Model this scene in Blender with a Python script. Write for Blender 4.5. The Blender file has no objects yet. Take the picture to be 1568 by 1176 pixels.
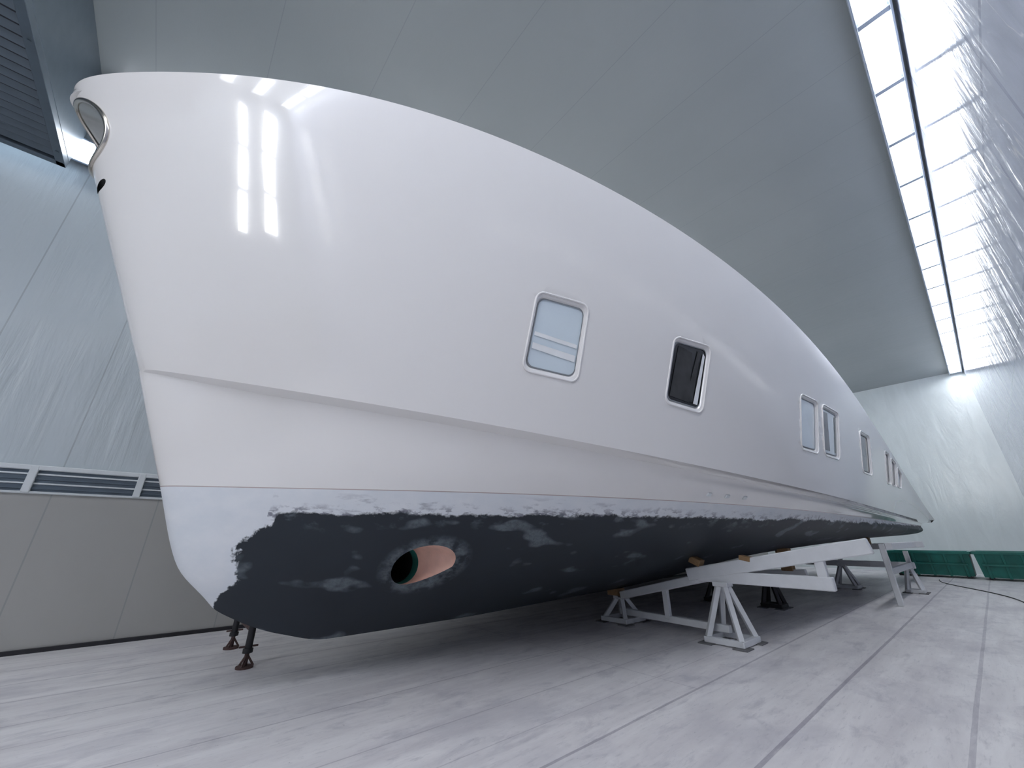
import bpy, bmesh, math, random
import numpy as np
from mathutils import Vector, Matrix
from mathutils.bvhtree import BVHTree
random.seed(3)
YC=4.6
CAMH=1.3
sc=bpy.context.scene
sc.view_settings.view_transform='Standard'
sc.view_settings.look='None'
sc.view_settings.exposure=.98

# ---------------------------------------------------------------- materials
def newmat(name):
    m=bpy.data.materials.new(name); m.use_nodes=True
    nt=m.node_tree; b=nt.nodes['Principled BSDF']
    return m,nt,b
class NG:
    def __init__(s,nt): s.nt=nt
    def n(s,t,**k):
        x=s.nt.nodes.new(t)
        for a,v in k.items(): setattr(x,a,v)
        return x
    def l(s,a,b): s.nt.links.new(a,b)
    def val(s,sock,v):
        if hasattr(v,'type') and hasattr(v,'is_output'): s.l(v,sock)
        else: sock.default_value=v
    def math(s,op,a,b=0.0,clamp=False):
        x=s.n('ShaderNodeMath',operation=op); x.use_clamp=clamp
        s.val(x.inputs[0],a); s.val(x.inputs[1],b); return x.outputs[0]
    def mix(s,f,a,b):
        x=s.n('ShaderNodeMix',data_type='RGBA'); s.val(x.inputs[0],f)
        s.val(x.inputs[6],a); s.val(x.inputs[7],b); return x.outputs[2]
    def mixf(s,f,a,b):
        x=s.n('ShaderNodeMix',data_type='FLOAT'); s.val(x.inputs[0],f)
        s.val(x.inputs[2],a); s.val(x.inputs[3],b); return x.outputs[0]
    def coords(s,scale=(1,1,1),loc=(0,0,0),rot=(0,0,0)):
        g=s.n('ShaderNodeNewGeometry'); m=s.n('ShaderNodeMapping')
        m.inputs['Scale'].default_value=scale; m.inputs['Location'].default_value=loc; m.inputs['Rotation'].default_value=rot
        s.l(g.outputs['Position'],m.inputs['Vector']); return m.outputs[0]
    def noise(s,vec,scale=5,detail=4,rough=.5,dist=0.0):
        x=s.n('ShaderNodeTexNoise'); s.l(vec,x.inputs['Vector'])
        x.inputs['Scale'].default_value=scale; x.inputs['Detail'].default_value=detail
        x.inputs['Roughness'].default_value=rough; x.inputs['Distortion'].default_value=dist
        return x.outputs[0]
    def ramp(s,f,a,b,lo=0.,hi=1.):
        x=s.n('ShaderNodeMapRange'); s.val(x.inputs[0],f)
        x.inputs[1].default_value=a; x.inputs[2].default_value=b; x.inputs[3].default_value=lo; x.inputs[4].default_value=hi
        x.clamp=True
        return x.outputs[0]
    def bump(s,h,strength=.3,dist=.05):
        x=s.n('ShaderNodeBump'); s.l(h,x.inputs['Height']); x.inputs['Strength'].default_value=strength; x.inputs['Distance'].default_value=dist
        return x.outputs[0]
def C(r,g,b): return (r,g,b,1)
def simple(name,col,rough=.5,metal=0,coat=0,var=.06,vscale=6,bump=0,bscale=40):
    m,nt,b=newmat(name); g=NG(nt)
    v=g.coords(); nz=g.noise(v,vscale,4)
    c2=tuple(max(0,x*(1-var*2)) for x in col); c1=tuple(min(1,x*(1+var)) for x in col)
    g.l(g.mix(nz,C(*c2),C(*c1)),b.inputs['Base Color'])
    b.inputs['Roughness'].default_value=rough; b.inputs['Metallic'].default_value=metal
    b.inputs['Coat Weight'].default_value=coat; b.inputs['Coat Roughness'].default_value=.05
    if bump: g.l(g.bump(g.noise(v,bscale,3),bump,.01),b.inputs['Normal'])
    return m
def emis(name,col,st):
    m,nt,b=newmat(name); b.inputs['Base Color'].default_value=C(.9,.9,.9)
    b.inputs['Emission Color'].default_value=C(*col); b.inputs['Emission Strength'].default_value=st
    return m

def hull_material():
    m,nt,b=newmat('hull_paint'); g=NG(nt)
    geo=g.n('ShaderNodeNewGeometry'); sep=g.n('ShaderNodeSeparateXYZ'); g.l(geo.outputs['Position'],sep.inputs[0])
    x,y,z=sep.outputs
    v=g.coords()
    n1=g.noise(g.coords((1,1,1.6)),2.6,8,.62); n2=g.noise(v,1.7,6,.6); n3=g.noise(v,22,5,.6)
    # ragged edge of the dark antifouling
    zt=g.math('ADD',1.505,g.math('MULTIPLY',x,.011))
    zt=g.math('ADD',zt,g.math('MULTIPLY',g.math('SUBTRACT',n1,.5),.15))
    zt=g.math('ADD',zt,g.math('MULTIPLY',g.math('SUBTRACT',n3,.5),.06))
    dz=g.math('MULTIPLY',g.math('SUBTRACT',zt,z),45,True)
    xt=g.math('ADD',.60,g.math('MULTIPLY',g.math('SUBTRACT',n2,.5),.5))
    xt=g.math('ADD',xt,g.math('MULTIPLY',g.math('SUBTRACT',n3,.5),.10))
    xt=g.math('ADD',xt,g.ramp(z,1.25,1.5,0,.18))
    xt=g.math('SUBTRACT',xt,g.ramp(z,1.0,.7,0,.12))
    dx=g.math('MULTIPLY',g.math('SUBTRACT',x,xt),45,True)
    dark=g.math('MULTIPLY',dz,dx)
    sm=g.noise(g.coords((1.2,1.2,5),(3,1,0)),2.3,5,.6)
    smud=g.math('MULTIPLY',g.ramp(sm,.58,.66),g.ramp(z,1.70,1.62))
    sp=g.noise(g.coords((1.6,1.6,3.5),(1,7,0)),4.5,6,.65)
    edge=g.ramp(g.math('SUBTRACT',z,zt),.08,.0)
    smud=g.math('MAXIMUM',g.math('MULTIPLY',smud,.45),g.math('MULTIPLY',g.math('MULTIPLY',g.ramp(sp,.50,.58),edge),.8))
    smud=g.math('MULTIPLY',smud,g.math('GREATER_THAN',x,.7))
    pt=g.noise(g.coords((1.1,1.1,2.8),(5.4,2,.4),(0,.35,0)),1.9,2,.4)
    patch=g.math('MULTIPLY',g.ramp(pt,.625,.69),.75)
    # primer showing through just below the ragged edge
    pe=g.math('MULTIPLY',g.ramp(g.math('SUBTRACT',zt,z),.16,.02),g.ramp(g.noise(g.coords((2,2,4),(9,3,1)),2.4,5,.6),.56,.66))
    patch=g.math('MAXIMUM',patch,g.math('MULTIPLY',pe,.7))
    ddx=g.math('MULTIPLY',g.math('SUBTRACT',x,2.12),.66); ddz=g.math('SUBTRACT',z,1.05)
    rr=g.math('SQRT',g.math('ADD',g.math('MULTIPLY',ddx,ddx),g.math('MULTIPLY',ddz,ddz)))
    ring=g.math('MULTIPLY',g.ramp(rr,.29,.22),g.ramp(g.noise(v,6,5,.6),.40,.55))
    patch=g.math('MAXIMUM',patch,g.math('MULTIPLY',ring,.8))
    patch=g.math('MULTIPLY',patch,g.ramp(n3,.3,.6,.35,.8))
    dcol=g.mix(n2,C(.007,.012,.019),C(.013,.022,.033))
    dcol=g.mix(patch,dcol,C(.20,.24,.27))
    prim=g.mix(n1,C(.64,.70,.76),C(.90,.90,.91))
    prim=g.mix(smud,prim,C(.12,.12,.17))
    low=g.mix(dark,prim,dcol)
    top=g.mix(g.noise(v,.5,2),C(.865,.845,.825),C(.89,.87,.85))
    isl=g.math('MULTIPLY',g.math('SUBTRACT',g.math('ADD',1.717,g.math('MULTIPLY',g.math('MAXIMUM',g.math('SUBTRACT',x,7),0),.0018)),z),300,True)
    col=g.mix(isl,top,low)
    ln=g.math('LESS_THAN',g.math('ABSOLUTE',g.math('SUBTRACT',z,1.719)),.004)
    col=g.mix(g.math('MULTIPLY',ln,.6),col,C(.25,.12,.10))
    g.l(col,b.inputs['Base Color'])
    g.l(g.mixf(isl,.10,.5),b.inputs['Roughness'])
    g.l(g.mixf(isl,.8,0.0),b.inputs['Coat Weight'])
    b.inputs['Coat Roughness'].default_value=.02
    return m
M_hull=hull_material()
M_white=simple('gelcoat_white',(.89,.87,.86),.12,coat=.6,var=.01)
M_seal=simple('window_seal_grey',(.30,.32,.34),.4)
M_steel=simple('stainless_steel',(.66,.62,.56),.18,1,var=.05)
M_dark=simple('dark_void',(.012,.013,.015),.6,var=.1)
M_pocket=simple('anchor_pocket_grey',(.55,.57,.56),.2,.4,var=.15)
M_pink=simple('tunnel_fairing_pink',(.80,.50,.40),.55,var=.15,vscale=9)
M_green_t=simple('tunnel_primer_green',(.03,.20,.17),.5,var=.2)
M_glassw=simple('window_glass_light',(.78,.88,.94),.05,.10,coat=.8,var=.02)  # pale base colour paints in the first window's bright reflection
M_glassd=simple('window_glass_dark',(.02,.022,.024),.06,0,coat=.5)
M_cloth=simple('window_protective_sheet',(.05,.052,.055),.6,var=.4,bump=.4,bscale=12)
M_refl_film=simple('window_reflection_and_film_white',(.93,.95,.97),.4)  # white for painted reflection bands in one pane, hanging plastic in another
M_cradle=simple('cradle_white_paint',(.74,.76,.79),.45,var=.06,vscale=8)
M_wood=simple('timber_block',(.36,.22,.11),.7,var=.25,vscale=20)
M_rust=simple('rusty_steel',(.13,.08,.075),.7,.3,var=.4,vscale=30)
M_black=simple('blackened_steel',(.03,.03,.035),.5,.3)
M_rubber=simple('floor_mat_rubber',(.16,.16,.17),.8)
M_skip=simple('skip_green_paint',(.015,.20,.165),.4,var=.35,vscale=3)
M_trim=simple('white_trim',(.78,.82,.84),.35,var=.03)
M_ventm=simple('ventilation_grey_metal',(.13,.165,.20),.4,.4,var=.1)
M_ventin=simple('ventilation_dark',(.03,.035,.045),.6)
M_house=simple('light_housing',(.35,.40,.48),.35,.3)
M_tube=emis('fluorescent_panel',(.95,.975,1.0),7.5)
M_tube2=emis('fluorescent_panel_bright',(.95,.97,1.0),9)
M_tube3=emis('added_fill_panel',(.97,.98,1.0),2.6)
M_tube4=emis('added_bow_highlight_panel',(1.0,.99,.98),10)

def wall_left_mat():
    m,nt,b=newmat('wall_panel_sheeted'); g=NG(nt)
    geo=g.n('ShaderNodeNewGeometry'); sep=g.n('ShaderNodeSeparateXYZ'); g.l(geo.outputs['Position'],sep.inputs[0])
    x,y,z=sep.outputs
    up=g.ramp(z,1.95,2.1)
    nz=g.noise(g.coords((1,1,.3)),1.2,4)
    c=g.mix(up,g.mix(nz,C(.41,.405,.385),C(.47,.465,.44)),g.mix(nz,C(.54,.60,.63),C(.66,.72,.75)))
    sx=g.math('PINGPONG',g.math('ADD',x,.1),.55)
    seam=g.math('LESS_THAN',sx,.008)
    c=g.mix(g.math('MULTIPLY',seam,.35),c,C(.2,.22,.24))
    cr=g.noise(g.coords((2.6,1,.28),(0,0,0),(0,.25,0)),1.0,5,.55,.4)
    g.l(c,b.inputs['Base Color'])
    b.inputs['Roughness'].default_value=.30
    h=g.math('MULTIPLY',cr,g.mixf(up,.08,1.0))
    g.l(g.bump(h,.5,.12),b.inputs['Normal'])
    return m
def ceiling_mat():
    m,nt,b=newmat('ceiling_panels'); g=NG(nt)
    geo=g.n('ShaderNodeNewGeometry'); sep=g.n('ShaderNodeSeparateXYZ'); g.l(geo.outputs['Position'],sep.inputs[0])
    x,y,z=sep.outputs
    nz=g.noise(g.coords((.6,.25,1)),1.0,4)
    c=g.mix(nz,C(.295,.325,.333),C(.36,.39,.398))
    sx=g.math('PINGPONG',g.math('ADD',x,.44),.675)
    seam=g.math('LESS_THAN',sx,.006)
    c=g.mix(g.math('MULTIPLY',seam,.22),c,C(.12,.14,.15))
    g.l(c,b.inputs['Base Color']); b.inputs['Roughness'].default_value=.28
    g.l(g.bump(g.noise(g.coords((1,.6,1)),2.5,5,.6),.14,.05),b.inputs['Normal'])
    return m
def plastic_mat(name,base,grid=True,bs=.12,dk=.8):
    m,nt,b=newmat(name); g=NG(nt)
    geo=g.n('ShaderNodeNewGeometry'); sep=g.n('ShaderNodeSeparateXYZ'); g.l(geo.outputs['Position'],sep.inputs[0])
    x,y,z=sep.outputs
    cr=g.noise(g.coords((1.6,1.6,.35),(0,0,0),(0,.5,0)),1.6,5,.55,1.0)
    fine=g.noise(g.coords((4,4,1.0),(3,1,0),(0,-.4,0)),2.0,6,.6,.8)
    c=g.mix(g.ramp(cr,.3,.7),C(*[v*dk for v in base]),C(*base))
    if grid:
        cs=g.math('ABSOLUTE',g.math('SUBTRACT',g.noise(g.coords((1.0,1.0,.30),(3,1,0),(0,.45,0)),1.3,3,.5,.6),.5))
        c=g.mix(g.ramp(cs,.008,.0,0,.5),c,C(*[min(1,v*1.6) for v in base]))
        a=g.math('LESS_THAN',g.math('PINGPONG',x,.6),.03)
        d=g.math('LESS_THAN',g.math('PINGPONG',z,.55),.025)
        gr=g.math('MAXIMUM',a,d)
        c=g.mix(g.math('MULTIPLY',gr,.35),c,C(.15,.18,.28))
    g.l(c,b.inputs['Base Color']); b.inputs['Roughness'].default_value=.10
    h=g.math('ADD',cr,g.math('MULTIPLY',fine,.25))
    g.l(g.bump(h,bs,.06),b.inputs['Normal'])
    return m
def floor_mat():
    m,nt,b=newmat('floor_painted_concrete'); g=NG(nt)
    geo=g.n('ShaderNodeNewGeometry'); sep=g.n('ShaderNodeSeparateXYZ'); g.l(geo.outputs['Position'],sep.inputs[0])
    x,y,z=sep.outputs
    st=g.noise(g.coords((.3,2.6,1)),1.6,8,.65,.3)
    bl=g.noise(g.coords((.7,1.2,1)),.9,7,.6,.3)
    fine=g.noise(g.coords((.6,3.4,1)),9,6,.7)
    sc_=g.noise(g.coords((.8,1.9,1),(4,2,0),(0,0,.25)),2.3,8,.7,.5)
    spk=g.noise(g.coords(),28,4,.7)
    c=g.mix(g.ramp(st,.3,.7),C(.70,.675,.70),C(.91,.895,.905))
    c=g.mix(g.ramp(bl,.50,.68,0,.55),c,C(.48,.47,.52))
    c=g.mix(g.ramp(sc_,.53,.66,0,.5),c,C(.47,.46,.51))
    c=g.mix(g.ramp(fine,.56,.75,0,.6),c,C(.42,.42,.46))
    c=g.mix(g.ramp(spk,.66,.72,0,.6),c,C(.30,.29,.34))
    tot=None
    wob=g.math('MULTIPLY',g.math('SUBTRACT',g.noise(g.coords((.4,.4,1)),1.0,2),.5),.03)
    for yy,w,s in ((.49,.016,.4),(1.34,.016,.55),(2.2,.012,.5),(2.62,.005,.3),(3.1,.007,.35),(3.95,.008,.4),(4.7,.006,.3),(5.2,.008,.4),(5.9,.02,.3),(6.55,.01,.4),(7.2,.012,.4),(7.6,.01,.3)):
        l=g.math('MULTIPLY',g.math('LESS_THAN',g.math('ABSOLUTE',g.math('ADD',g.math('SUBTRACT',y,yy),wob)),w),s)
        tot=l if tot is None else g.math('MAXIMUM',tot,l)
    xl=g.math('MULTIPLY',g.math('LESS_THAN',g.math('PINGPONG',g.math('ADD',x,.7),1.22),.006),.3)
    xl=g.math('MULTIPLY',xl,g.math('GREATER_THAN',y,2.2)); xl=g.math('MULTIPLY',xl,g.math('GREATER_THAN',x,3.5))
    tot=g.math('MAXIMUM',tot,xl)
    tot=g.math('MULTIPLY',tot,g.ramp(fine,.3,.5,.5,1))
    c=g.mix(tot,c,C(.20,.18,.25))
    g.l(c,b.inputs['Base Color']); g.l(g.ramp(bl,.3,.7,.28,.5),b.inputs['Roughness'])
    g.l(g.bump(fine,.12,.01),b.inputs['Normal'])
    return m
M_wl=wall_left_mat(); M_ceil=ceiling_mat(); M_floor=floor_mat()
M_plR=plastic_mat('plastic_sheet_lavender',(.64,.68,.81)); M_plF=plastic_mat('plastic_sheet_white',(.83,.89,.90),False,.22,.92)

# ---------------------------------------------------------------- mesh builder
class MB:
    def __init__(s,mats): s.v=[];s.f=[];s.mi=[];s.sm=[];s.mats=mats
    def add(s,vs,fs,mi=0,smooth=False):
        o=len(s.v); s.v+= [tuple(p) for p in vs]
        for f in fs: s.f.append([i+o for i in f]); s.mi.append(mi); s.sm.append(smooth)
    def box(s,a,b,mi=0,bev=0.0):
        c=[(x+y)/2 for x,y in zip(a,b)]; d=[abs(y-x) for x,y in zip(a,b)]
        s.beam(Vector((c[0]-d[0]/2,c[1],c[2])),Vector((c[0]+d[0]/2,c[1],c[2])),d[1],d[2],mi,bev)
    def beam(s,p0,p1,w,h,mi=0,bev=.006,up=(0,0,1)):
        p0=Vector(p0);p1=Vector(p1);d=(p1-p0).normalized();up=Vector(up)
        if abs(d.dot(up))>.97: up=Vector((1,0,0)) if abs(d.x)<.9 else Vector((0,1,0))
        r=d.cross(up).normalized();u=r.cross(d).normalized()
        bev=min(bev,w*.3,h*.3)
        bm=bmesh.new(); L=(p1-p0).length
        bmesh.ops.create_cube(bm,size=1)
        for v in bm.verts:
            v.co=Vector((v.co.x*L,v.co.y*w,v.co.z*h))
        if bev>0: bmesh.ops.bevel(bm,geom=bm.edges[:],offset=bev,segments=1,affect='EDGES')
        c=(p0+p1)/2
        bm.verts.index_update()
        s.add([c+d*v.co.x-r*v.co.y+u*v.co.z for v in bm.verts],[[v.index for v in f.verts] for f in bm.faces],mi)
        bm.free()
    def cyl(s,p0,p1,r0,r1=None,n=16,mi=0,cap=True):
        p0=Vector(p0);p1=Vector(p1);r1=r0 if r1 is None else r1
        d=(p1-p0).normalized();a=d.orthogonal().normalized();b=d.cross(a)
        vs=[];fs=[]
        for p,r in((p0,r0),(p1,r1)):
            for i in range(n):
                t=2*math.pi*i/n; vs.append(p+(a*math.cos(t)+b*math.sin(t))*r)
        fs=[[i,(i+1)%n,n+(i+1)%n,n+i] for i in range(n)]
        s.add(vs,fs,mi,True)
        if cap: s.add(vs[:n],[list(range(n))[::-1]],mi); s.add(vs[n:],[list(range(n))],mi)
    def tube(s,pts,r,n=8,mi=0,closed=False):
        pts=[Vector(p) for p in pts];N=len(pts);vs=[];fs=[];prev=None
        for i,p in enumerate(pts):
            if closed: d=(pts[(i+1)%N]-pts[i-1]).normalized()
            else: d=(pts[min(i+1,N-1)]-pts[max(i-1,0)]).normalized()
            a=d.orthogonal().normalized() if prev is None else (prev-d*prev.dot(d)).normalized()
            prev=a;b=d.cross(a)
            for k in range(n):
                t=2*math.pi*k/n; vs.append(p+(a*math.cos(t)+b*math.sin(t))*r)
        for i in range(N if closed else N-1):
            j=(i+1)%N
            for k in range(n): fs.append([i*n+k,i*n+(k+1)%n,j*n+(k+1)%n,j*n+k])
        s.add(vs,fs,mi,True)
    def obj(s,name,parent=None,recalc=True):
        me=bpy.data.meshes.new(name); me.from_pydata(s.v,[],s.f)
        for m in s.mats: me.materials.append(m)
        me.polygons.foreach_set('material_index',s.mi); me.polygons.foreach_set('use_smooth',s.sm)
        if recalc:
            bm=bmesh.new();bm.from_mesh(me);bmesh.ops.recalc_face_normals(bm,faces=bm.faces);bm.to_mesh(me);bm.free()
        o=bpy.data.objects.new(name,me); sc.collection.objects.link(o)
        if parent: o.parent=parent
        return o
def empty(name,loc=(0,0,0)):
    e=bpy.data.objects.new(name,None); sc.collection.objects.link(e); e.empty_display_size=.2
    return e

# ---------------------------------------------------------------- room
XF=25.0; XB=-8.0; YR=-1.2; YL=8.1; ZC=8.15
T=.15
def slab(name,a,b,mat):
    mb=MB([mat]); mb.box(a,b,0,0); return mb.obj(name)
slab('floor',(XB-T,YR-T,-T),(XF+T,YL+T,0),M_floor)
slab('ceiling',(XB-T,YR-T,ZC),(XF+T,YL+T,ZC+T),M_ceil)
slab('wall_left',(XB,YL,0),(XF,YL+T,ZC),M_wl)
slab('wall_right',(XB,YR-T,0),(XF,YR,ZC),M_plR)
slab('wall_far',(XF,YR,0),(XF+T,YL,ZC),M_plF)
slab('wall_near',(XB-T,YR,0),(XB,YL,ZC),M_wl)
mb=MB([M_black]); mb.box((XB,YL-.03,0),(XF,YL,.05),0,.004); mb.obj('baseboard_left')
# louvre band with rails
mb=MB([M_trim,M_ventm,M_ventin])
mb.box((XB,YL-.07,2.15),(XF,YL,2.21),0,.008)
mb.box((XB,YL-.05,1.85),(XF,YL,1.88),0,.008)
mb.box((XB,YL-.012,1.88),(XF,YL,2.15),1,.0)
for i in range(4):
    zz=1.92+i*.06
    mb.beam((XB,YL-.02,zz),(XF,YL-.02,zz),.03,.02,0 if i%2 else 1,.002)
x=-7.86
while x<XF:
    mb.box((x-.04,YL-.075,1.86),(x+.04,YL,2.2),0,.008); x+=1.07
mb.obj('trim_1')

# strip lights
def strip(name,p0,p1,n,w=.33,mt=None,pitch=1.35):
    p0=Vector(p0);p1=Vector(p1);n=Vector(n).normalized();ax=(p1-p0).normalized();side=ax.cross(n).normalized();L=(p1-p0).length
    mb=MB([mt or M_tube,M_house])
    mb.beam(p0-n*.05,p1-n*.05,w+.06,.08,1,.01,up=-n)
    for sgn in(-1,1):
        e=side*sgn*(w/2+.02)+n*.015
        mb.beam(p0+e,p1+e,.025,.07,1,.004,up=-n)
    t=.05
    while t+pitch-.05<L:
        q=p0+n*.006
        mb.beam(q+ax*(t+.04),q+ax*(t+pitch-.08),w-.03,.03,0,.008,up=-n)
        mb.beam(q+ax*(t+pitch-.06),q+ax*(t+pitch+.02),w+.02,.05,1,.003,up=-n)
        t+=pitch
    return mb.obj(name)
strip('added_fill_strip',(-7.7,-.955,ZC-.095),(24.95,-.955,ZC-.095),(0,0,-1))
a=math.radians(-62)
strip('added_fill_strip',(-5.0,YL-.19,ZC-.98),(24.9,YL-.19,ZC-.98),(0,math.sin(a),-math.cos(a)),mt=M_tube2)
for yy in (.1,1.1,2.1): strip('added_fill_strip',(-7.7,yy,ZC-.095),(-.8,yy,ZC-.095),(0,0,-1),w=.4,mt=M_tube3)  # unseen ceiling strips added as fill for the bow and foreground
strip('added_bow_highlight_light',(XB+.1,1.35,4.25),(XB+.1,.45,7.9),(1,0,0),w=.30,mt=M_tube4,pitch=1.2)  # this leaning panel and the next are added to put highlights on the bow
strip('added_bow_highlight_light',(XB+.1,.32,4.25),(XB+.1,-.55,7.9),(1,0,0),w=.5,mt=M_tube4,pitch=1.2)

# ventilation unit hung under the ceiling
mb=MB([M_ventm,M_ventin])
x0,x1,y0,y1,z0,z1=-6.5,-2.44,2.5,7.72,6.6,ZC-.002
mb.box((x0,y0,z0+.12),(x1,y1,z1),0,.01)
mb.box((x0+.05,y0+.05,z0+.06),(x1-.05,y1-.05,z0+.13),1,0)
for a,b in(((x0,y0,z0),(x1,y0+.1,z0+.12)),((x0,y1-.1,z0),(x1,y1,z0+.12)),((x0,y0,z0),(x0+.1,y1,z0+.12)),((x1-.1,y0,z0),(x1,y1,z0+.12))):
    mb.box(a,b,0,.005)
y=y0+.2
while y<y1-.12:
    mb.beam((x0+.1,y,z0+.05),(x1-.1,y,z0+.05),.13,.012,0,.002,up=(0,.5,.85)); y+=.15
for yy in (3.6,5.6,7.4): mb.cyl((x1-.05,yy,z0-.012),(x1-.05,yy,z0+.01),.02,n=10,mi=0)
mb.obj('ventilation_unit')

# ---------------------------------------------------------------- hull
def pchip(xs,ys,q):
    xs=np.array(xs,float);ys=np.array(ys,float);q=np.clip(q,xs[0],xs[-1])
    h=np.diff(xs);d=np.diff(ys)/h;n=len(xs);m=np.zeros(n)
    for i in range(1,n-1):
        if d[i-1]*d[i]>0:
            w1=2*h[i]+h[i-1];w2=h[i]+2*h[i-1];m[i]=(w1+w2)/(w1/d[i-1]+w2/d[i])
    m[0]=d[0]*1.15;m[-1]=d[-1]
    k=np.clip(np.searchsorted(xs,q)-1,0,n-2);t=(q-xs[k])/h[k]
    return ((2*t**3-3*t**2+1)*ys[k]+(t**3-2*t**2+t)*h[k]*m[k]+(-2*t**3+3*t**2)*ys[k+1]+(t**3-t**2)*h[k]*m[k+1])
CUR={
'sheer':[(-1.65,0,5.31),(-1.24,.52,5.31),(-.63,1.11,5.27),(-.06,1.57,5.24),(.476,1.94,5.2),(1.235,2.35,5.1),(2.27,2.76,5.0),(3.49,3.08,4.9),(4.98,3.35,4.76),(7.5,3.48,4.66),(10.7,3.49,4.44),(13.46,3.48,3.78),(17.0,3.46,2.48),(21,3.4,1.92)],
'knu':[(-.477,0,2.725),(.18,.46,2.63),(.843,1.1,2.47),(2.72,2.09,2.23),(5.3,2.86,2.01),(8.97,3.15,1.93),(17.2,3.2,1.86),(21,3.2,1.84)],
'wl':[(-.08,0,1.72),(.61,.43,1.72),(2.09,1.37,1.72),(3.39,1.9,1.72),(5.47,2.5,1.72),(9.5,2.93,1.73),(18,3.0,1.74),(21,3.0,1.74)],
'mid':[(.2,0,1.1),(.9,.33,1.03),(2.17,.80,1.03),(3.4,1.2,1.06),(5.5,1.7,1.13),(9,2.3,1.27),(16,2.65,1.42),(21,2.65,1.45)],
'keel':[(.47,0,.84),(.66,.03,.66),(1.1,.05,.48),(1.53,.06,.39),(3,.06,.40),(4.8,.06,.45),(6.5,.06,.5),(7.6,.06,.55),(10.7,.06,.8),(15.7,.06,1.0),(21,.06,1.25)]}
NS=170
U=np.linspace(0,1,NS)
def smooth(a,dq,sig,odd):
    n=int(3*sig/dq)+1
    left=(-a[1:n+1][::-1] if odd else a[1:n+1][::-1])
    right=a[-1]+(a[-1]-a[-2])*np.arange(1,n+1)
    e=np.concatenate([left,a,right]);k=np.exp(-.5*(np.arange(-n,n+1)*dq/sig)**2);k/=k.sum()
    return np.convolve(e,k,'valid')
def curve(nm,sig=.3):
    c=np.array(CUR[nm]);x0=c[0,0];w=np.sqrt(c[:,0]-x0);q=U*w[-1];dq=q[1]
    X=x0+q*q
    zs=pchip(w,c[:,2],q)
    if nm!='keel': zs=smooth(zs,dq,sig,False)
    return np.stack([X,smooth(pchip(w,c[:,1],q),dq,sig,True),zs],1)
S=curve('sheer');KU=curve('knu');W=curve('wl');MI=curve('mid',.25);K=curve('keel',.08)
K[0,1]=0
KL=KU.copy(); st=.15*np.clip(KU[:,1]/.8,0,1)**.8; KL[:,1]-=np.minimum(st,KU[:,1]*.5); KL[:,2]-=.012+.018*np.clip(KU[:,1]*2,0,1)
rows=[]
tp=np.array([0,.5,1.1,2.05])
ctrl=[K,MI,W,KL]
def hermite(t):
    k=min(int(np.searchsorted(tp,t,side='right')-1),2);h=tp[k+1]-tp[k];s=(t-tp[k])/h
    def tan(i):
        if i==0: return (ctrl[1]-ctrl[0])/(tp[1]-tp[0])
        if i==3: return (ctrl[3]-ctrl[2])/(tp[3]-tp[2])
        return .5*((ctrl[i]-ctrl[i-1])/(tp[i]-tp[i-1])+(ctrl[i+1]-ctrl[i])/(tp[i+1]-tp[i]))
    return (2*s**3-3*s**2+1)*ctrl[k]+(s**3-2*s**2+s)*h*tan(k)+(-2*s**3+3*s**2)*ctrl[k+1]+(s**3-s**2)*h*tan(k+1)
for t in np.linspace(0,2.05,30): rows.append(hermite(t))
for t in np.linspace(0,1,26):
    P=(1-t)*KU+t*S; P=P.copy(); P[:,1]+=4*t*(1-t)*(.05*np.exp(-(U*3)**2))*np.clip(P[:,1]/1.2,0,1); rows.append(P)
cap=S.copy(); cap[:,1]=cap[:,1]-.10*np.clip(cap[:,1]/.4,0,1); cap[:,2]+=.005; 
dk=cap.copy(); dk[:,2]-=.10
rows.append(cap); rows.append(dk)
for r in rows: r[:,1]=np.maximum(r[:,1],0); r[0,1]=0
R=np.array(rows)
nr=len(rows)
vs=[];ring=2*nr
for i in range(NS):
    for j in range(nr): vs.append((R[j,i,0],YC-R[j,i,1],R[j,i,2]))
    for j in range(nr-1,-1,-1): vs.append((R[j,i,0],YC+R[j,i,1],R[j,i,2]))
fs=[]
for i in range(NS-1):
    for j in range(ring):
        k=(j+1)%ring; fs.append((i*ring+j,(i+1)*ring+j,(i+1)*ring+k,i*ring+k))
fs.append(tuple((NS-1)*ring+j for j in range(ring)))
me=bpy.data.meshes.new('hull_shell');me.from_pydata(vs,[],fs)
bm=bmesh.new();bm.from_mesh(me)
bmesh.ops.remove_doubles(bm,verts=bm.verts,dist=.0003)
bmesh.ops.dissolve_degenerate(bm,edges=bm.edges,dist=.0001)
bmesh.ops.recalc_face_normals(bm,faces=bm.faces)
bm.to_mesh(me)
bvh=BVHTree.FromBMesh(bm)
bm.free()
me.materials.append(M_hull)
hull=bpy.data.objects.new('hull_shell',me); sc.collection.objects.link(hull)
yacht=empty('motor_yacht'); hull.parent=yacht
def hp(x,z):
    h=bvh.ray_cast(Vector((x,-1.1,z)),Vector((0,1,0)))
    return h[0],h[1]
def hullz(x,y):
    h=bvh.ray_cast(Vector((x,y,-.5)),Vector((0,0,1)))
    return h[0].z if h[0] else None

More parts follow.
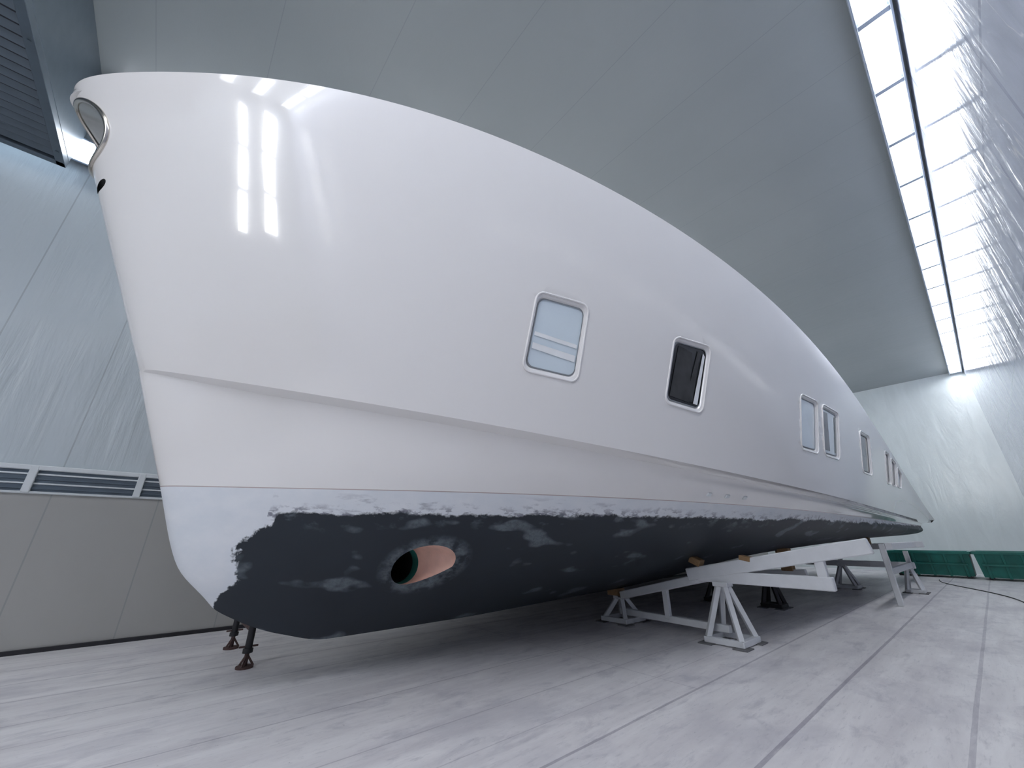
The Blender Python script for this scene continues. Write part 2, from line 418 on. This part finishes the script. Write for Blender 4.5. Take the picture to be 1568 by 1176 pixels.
def rrect(n=6,r=.22,asp=1.25):
    pts=[]
    for cx,cz,a0 in((1-r*asp,1-r,0),(-1+r*asp,1-r,90),(-1+r*asp,-1+r,180),(1-r*asp,-1+r,270)):
        for i in range(n+1):
            t=math.radians(a0+90*i/n); pts.append((cx+r*asp*math.cos(t),cz+r*math.sin(t)))
    return pts
def bil(cs,a,b):
    s=(a+1)/2;t=(b+1)/2
    return tuple((1-s)*(1-t)*cs[0][k]+s*(1-t)*cs[1][k]+s*t*cs[2][k]+(1-s)*t*cs[3][k] for k in(0,1))
cutters=[]
def mkcut(vs,fs,mats,mi=None):
    me=bpy.data.meshes.new('cut');me.from_pydata([tuple(v) for v in vs],[],fs)
    for m in mats: me.materials.append(m)
    if mi: me.polygons.foreach_set('material_index',mi)
    bm=bmesh.new();bm.from_mesh(me);bmesh.ops.recalc_face_normals(bm,faces=bm.faces);bm.to_mesh(me);bm.free()
    o=bpy.data.objects.new('cut',me);sc.collection.objects.link(o);cutters.append(o);return o
def tube_between(rings,closed_caps=True):
    n=len(rings[0]);vs=[p for r in rings for p in r];fs=[]
    for k in range(len(rings)-1):
        for i in range(n): fs.append((k*n+i,k*n+(i+1)%n,(k+1)*n+(i+1)%n,(k+1)*n+i))
    if closed_caps:
        fs.append(tuple(range(n))); fs.append(tuple((len(rings)-1)*n+i for i in range(n)))
    return vs,fs
def window(name,cs,glass,depth=.04,inner=.87,extra=None,seal=5,grow=1.07):
    mx=sum(c[0] for c in cs)/4;mz=sum(c[1] for c in cs)/4
    cs=[(mx+(c[0]-mx)*grow,mz+(c[1]-mz)*grow) for c in cs]
    out=rrect();cen,nrm=hp(*bil(cs,0,0))
    surf=[hp(*bil(cs,a,b))[0] for a,b in out]
    def ringat(off,s): return [cen+(p-cen)*s+nrm*off for p in surf]
    vs,fs=tube_between([ringat(.05,1.08),ringat(.004,1.02),ringat(-.012,inner+.05),ringat(-depth,inner)])
    mkcut(vs,fs,[M_white])
    g=MB([glass,M_white,M_cloth,M_refl_film,M_glassd,M_seal])
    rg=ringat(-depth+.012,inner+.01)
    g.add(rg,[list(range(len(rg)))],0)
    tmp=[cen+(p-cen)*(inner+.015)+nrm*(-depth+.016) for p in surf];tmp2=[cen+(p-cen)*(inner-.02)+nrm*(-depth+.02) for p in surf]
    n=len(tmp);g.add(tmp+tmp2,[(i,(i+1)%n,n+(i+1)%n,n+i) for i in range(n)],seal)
    g2=MB([M_white]);g2.tube(ringat(.001,1.0),.012,8,0,True);g2.obj(name.replace('pane','lip'),yacht)
    def ip(a,b,off):
        q=hp(*bil(cs,a*inner*.95,b*inner*.95))[0]; return q+nrm*(-depth+off)
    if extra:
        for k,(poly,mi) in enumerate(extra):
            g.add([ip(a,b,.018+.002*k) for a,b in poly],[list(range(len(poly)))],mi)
    o=g.obj(name,yacht,recalc=False)
WINS=[('window_pane_1',[(2.31,2.84),(2.83,2.79),(2.83,3.54),(2.31,3.57)],M_glassw,[([(-.97,.02),(.97,-.08),(.97,-.2),(-.97,-.10)],3),([(-.97,-.32),(.97,-.42),(.97,-.62),(-.97,-.5)],3)]),  # white bands paint a reflection onto this pane
('window_pane_2',[(3.95,2.73),(4.50,2.69),(4.62,3.48),(4.02,3.46)],M_glassd,[([(-.8,.95),(.1,.8),(.35,-.95),(-.9,-.9)],2),([(.45,.95),(.6,.9),(.55,-.9),(.1,-.95)],2),([(.8,.9),(.95,.8),(.9,-.95),(.6,-.95)],3)]),  # dark pane stands in for the unlit interior behind an open window
('window_pane_3',[(7.01,2.57),(7.68,2.58),(7.92,3.43),(7.17,3.40)],M_glassw,None),
('window_pane_4',[(8.03,2.60),(8.84,2.62),(9.19,3.48),(8.23,3.45)],M_glassw,[([(-.9,.9),(-.3,.9),(-.1,-.9),(-.9,-.9)],4),([(.75,.9),(.95,.9),(.95,-.9),(.75,-.9)],4)]),
('window_pane_5',[(10.60,2.58),(11.45,2.59),(11.77,3.45),(10.90,3.43)],M_glassd,None),
('window_pane_6',[(13.17,2.58),(13.7,2.58),(13.9,3.32),(13.42,3.34)],M_glassd,None),
('window_pane_7',[(13.9,2.58),(14.4,2.58),(14.6,3.18),(14.1,3.25)],M_glassd,None),
('window_pane_8',[(14.6,2.58),(15.1,2.58),(15.25,2.95),(14.8,3.1)],M_glassw,None)]
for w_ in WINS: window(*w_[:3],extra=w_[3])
# thruster tunnel
n=40
def ell(cx,cz,rx,rz,y): return [Vector((cx+rx*math.cos(2*math.pi*i/n),y,cz+rz*math.sin(2*math.pi*i/n))) for i in range(n)]
rings=[ell(2.10,1.05,.29,.19,3.3),ell(2.10,1.05,.29,.19,3.72),ell(2.02,1.05,.20,.18,3.98),ell(2.0,1.05,.175,.175,4.05),ell(2.0,1.05,.175,.175,4.18),ell(2.0,1.05,.17,.17,4.95)]
vs,fs=tube_between(rings);mi=[]
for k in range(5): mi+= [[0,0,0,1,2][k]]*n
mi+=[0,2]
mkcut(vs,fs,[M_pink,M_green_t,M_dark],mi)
# anchor pocket in the stem
PZ=4.86
def ellx(x,ry,rz,cz): return [Vector((x,YC+ry*math.cos(2*math.pi*i/n),cz+rz*math.sin(2*math.pi*i/n))) for i in range(n)]
vs,fs=tube_between([ellx(-2.2,.34,.30,PZ),ellx(-1.15,.34,.30,PZ),ellx(-.85,.28,.22,PZ-.03)])
mkcut(vs,fs,[M_pocket])
rim=[]
for i in range(64):
    t=2*math.pi*i/64
    h=bvh.ray_cast(Vector((-3,YC+.35*math.cos(t),PZ+.31*math.sin(t))),Vector((1,0,0)))
    rim.append(h[0]-Vector((.004,0,0)))
mb=MB([M_steel]);mb.tube(rim,.022,10,0,True);mb.obj('anchor_pocket_rim',yacht)
# bow eye
vs,fs=tube_between([[Vector((-1.18+.035*math.cos(2*math.pi*i/20),y,4.34+.04*math.sin(2*math.pi*i/20))) for i in range(20)] for y in (4.1,4.75)])
mkcut(vs,fs,[M_dark])
for c in cutters:
    md=hull.modifiers.new('b','BOOLEAN');md.operation='DIFFERENCE';md.object=c;md.solver='EXACT'
    md.material_mode='TRANSFER'
bpy.context.view_layer.update()
dg=bpy.context.evaluated_depsgraph_get()
nm=bpy.data.meshes.new_from_object(hull.evaluated_get(dg))
hull.modifiers.clear();hull.data=nm;nm.name='hull_shell'
for c in cutters: bpy.data.objects.remove(c,do_unlink=True)
for p in nm.polygons: p.use_smooth=True
nm.set_sharp_from_angle(angle=math.radians(24))
# small hull fittings above the waterline
mb=MB([M_trim,M_steel])
for xx,zz in((5.05,1.81),(5.40,1.805),(5.77,1.805)):
    p,nn=hp(xx,zz)
    mb.beam(p-nn*.01,p+nn*.015,.075,.05,0,.006)
mb.obj('hull_vent_fitting',yacht)

# ---------------------------------------------------------------- cradles and stands
def pyramid(mb,x,y,zt,hx=.27,hy=.24,mi=0):
    t=Vector((x,y,zt))
    for sx in(-1,1):
        for sy in(-1,1):
            mb.beam((x+sx*hx,y+sy*hy,.03),(x+sx*.04,y+sy*.035,zt-.02),.065,.065,mi,.005)
    for sx in(-1,1): mb.beam((x+sx*hx,y-hy-.03,.05),(x+sx*hx,y+hy+.03,.05),.07,.07,mi,.005)
    for sy in(-1,1): mb.beam((x-hx-.03,y+sy*hy,.05),(x+hx+.03,y+sy*hy,.05),.07,.07,mi,.005)
    mb.box((x-.10,y-.10,zt-.06),(x+.10,y+.10,zt),mi,.006)
    for sx in(-1,1):
        for sy in(-1,1):
            mb.box((x+sx*hx-.11,y+sy*hy-.09,0),(x+sx*hx+.11,y+sy*hy+.09,.014),2,.002)
# forward cradle
mb=MB([M_cradle,M_wood,M_rubber,M_black]);X=6.22
pyramid(mb,X,2.68,.74,.25,.22);pyramid(mb,X+.15,4.5,.40,.25,.22)
mb.beam((X,2.68,.16),(X+.12,4.5,.16),.09,.09,0)
mb.beam((X+.05,3.6,.16),(X+.05,3.6,.58),.08,.08,0)
mb.beam((X,1.38,.80),(X,3.0,.80),.12,.15,0,.01)
mb.beam((X,2.9,.78),(X+.1,4.45,.40),.11,.12,0,.01)
mb.beam((X,1.47,.80),(X,1.47,1.12),.10,.10,0)
mb.beam((X,.95,1.225),(X,3.15,.80),.13,.17,0,.01)
z=hullz(X,3.0);mb.beam((X-.08,3.0,z-.065),(X+.08,3.0,z-.065),.16,.10,1,.008,up=(0,-.45,1))
mb.beam((X-.07,2.3,1.05),(X+.07,2.3,1.05),.14,.06,1,.005,up=(0,-.2,1))
mb.beam((X+.05,4.46,.385),(X+.25,4.46,.385),.1,.05,1,.005)
z=hullz(X+.15,4.6);mb.box((X+.03,4.5,.39),(X+.27,4.7,z),1,.006)
mb.obj('boat_cradle')
# aft cradle
mb=MB([M_cradle,M_wood,M_rubber,M_black]);X=15.3
pyramid(mb,X,3.1,.62);pyramid(mb,X,1.7,.62,.2,.15)
mb.beam((X,1.55,.65),(X,4.9,.65),.12,.15,0,.01)
for yy in(1.65,3.1): mb.beam((X,yy,.65),(X,yy,1.0),.1,.1,0)
mb.beam((X,4.6,.65),(X,4.6,.85),.1,.1,0)
mb.beam((X,1.25,1.17),(X,3.3,1.03),.14,.15,0,.01)
mb.beam((X,3.2,1.03),(X,4.7,.84),.14,.13,0,.01)
z=hullz(X,2.4);mb.box((X-.12,2.3,1.10),(X+.12,2.55,z+.01),1,.006)
z=hullz(X,4.6);mb.box((X-.12,4.5,.86),(X+.12,4.7,z),1,.006)
mb.beam((X+.0,1.65,.65),(X-3.2,1.65,.65),.1,.12,0,.01)
mb.beam((X-3.2,1.65,0.0),(X-3.2,1.65,1.2),.1,.1,0,.01)
mb.beam((X,1.45,1.16),(X-3.9,1.45,1.16),.12,.13,0,.01)
mb.obj('boat_cradle')
# mid support
mb=MB([M_cradle,M_wood,M_rubber,M_black]);X=9.9
pyramid(mb,X,4.4,.5,.2,.2,3);pyramid(mb,X,3.3,.6,.16,.16,3)
mb.beam((X,2.6,.68),(X,4.8,.55),.11,.12,0,.01)
z=hullz(X,4.6);mb.box((X-.12,4.48,.60),(X+.12,4.72,z),1,.006)
z=hullz(X,2.9);mb.box((X-.1,2.8,.70),(X+.1,3.0,z),1,.006)
mb.obj('keel_support')
# bow trestle of rusty screw jacks
mb=MB([M_rust,M_black]);X=1.07
for yy in(5.7,6.75):
    mb.cyl((X,yy,0),(X,yy,.02),.085,n=20,mi=0)
    mb.cyl((X,yy,.02),(X,yy,.62),.022,n=12)
    mb.cyl((X,yy,.16),(X,yy,.42),.036,n=12,mi=1)
    mb.cyl((X-.09,yy,.2),(X+.09,yy,.2),.01,n=8)
    mb.cyl((X,yy,.14),(X,yy,.18),.05,n=12,mi=1)
    for a in range(3):
        t=a*2.094; mb.beam((X+.08*math.cos(t),yy+.08*math.sin(t),.015),(X,yy,.13),.012,.02,0,.002)
mb.beam((X,4.98,.62),(X,6.95,.62),.07,.08,0,.008)
mb.beam((X,5.72,.36),(X,6.73,.36),.04,.05,0,.004)
mb.beam((X,5.72,.30),(X,6.3,.58),.03,.03,0,.004)
z=hullz(X,5.05);mb.beam((X,5.05,.62),(X,5.05,z-.002),.06,.06,0,.004)
mb.obj('jack_stand')

# ---------------------------------------------------------------- green skips
def skip(x0,x1,y0,y1,h):
    mb=MB([M_skip,M_black,M_refl_film])
    tp=.12;t=.04
    o=[(x0+tp,y0+tp*.4,.08),(x1-tp,y0+tp*.4,.08),(x1-tp,y1-tp*.4,.08),(x0+tp,y1-tp*.4,.08),(x0,y0,h),(x1,y0,h),(x1,y1,h),(x0,y1,h),
       (x0+t,y0+t,h),(x1-t,y0+t,h),(x1-t,y1-t,h),(x0+t,y1-t,h),(x0+tp+t,y0+t+tp*.4,.12),(x1-tp-t,y0+t+tp*.4,.12),(x1-tp-t,y1-t-tp*.4,.12),(x0+tp+t,y1-t-tp*.4,.12)]
    f=[(0,1,2,3)]+[(i,(i+1)%4,4+(i+1)%4,4+i) for i in range(4)]+[(4+i,4+(i+1)%4,8+(i+1)%4,8+i) for i in range(4)]+[(8+i,8+(i+1)%4,12+(i+1)%4,12+i) for i in range(4)]+[(12,13,14,15)]
    mb.add(o,f,0)
    for a,b in(((x0,y0,h),(x1,y0,h)),((x0,y1,h),(x1,y1,h)),((x0,y0-.04,h),(x0,y1+.04,h)),((x1,y0-.04,h),(x1,y1+.04,h))): mb.beam(a,b,.09,.09,0,.01)
    k=y0+.2
    while k<y1: 
        mb.beam((x0+tp-.02,k,.06),(x0-.02,k,h-.03),.07,.05,0,.006); k+=.42
    for yy in(y0+.2,y1-.2): mb.beam((x0+tp,yy,.04),(x1-tp,yy,.04),.12,.08,1,.005)
    mb.beam((x0+.02,y0+.1,h*.55),(x0+.02,y1-.1,h*.55),.05,.06,0,.006)
    mb.obj('waste_skip')
skip(21.6,23.2,-1.05,.62,.85)
skip(21.9,23.4,.74,2.9,.83)
# cable on the floor
mb=MB([M_black]);pts=[]
for i in range(60):
    t=i/59; pts.append((20.5-9.5*t+.3*math.sin(6*t),1.6-2.45*t+.22*math.sin(9*t),.012))
mb.tube(pts,.011,8,0);mb.obj('power_cable')
# control cabinet on a pedestal with hose beside the right wall
mb=MB([M_black,M_house,M_trim])
mb.box((20.2,YR+.03,1.25),(20.7,YR+.17,2.15),0,.02)
mb.box((20.25,YR+.17,1.35),(20.65,YR+.18,2.05),1,.005)
mb.box((20.38,YR+.06,0),(20.52,YR+.14,1.27),1,.006)
mb.box((20.28,YR+.03,0),(20.62,YR+.17,.02),1,.004)
mb.tube([(20.3,YR+.1,1.25),(20.2,YR+.12,1.0),(20.1,YR+.13,1.15),(19.95,YR+.12,1.4),(19.9,YR+.1,1.8)],.03,8,0)
mb.obj('electrical_cabinet')

# ---------------------------------------------------------------- camera
a_=math.radians(49.3); p_=math.atan(237/589)
cam=bpy.data.cameras.new('camera');co=bpy.data.objects.new('camera',cam);sc.collection.objects.link(co)
cam.sensor_width=36;cam.lens=589/1568*36;cam.clip_end=200;cam.clip_start=.02
co.location=(0,0,CAMH)
d=Vector((math.cos(a_)*math.cos(p_),math.sin(a_)*math.cos(p_),math.sin(p_)))
co.rotation_euler=d.to_track_quat('-Z','Y').to_euler()
sc.camera=co
w=bpy.data.worlds.new('w');sc.world=w
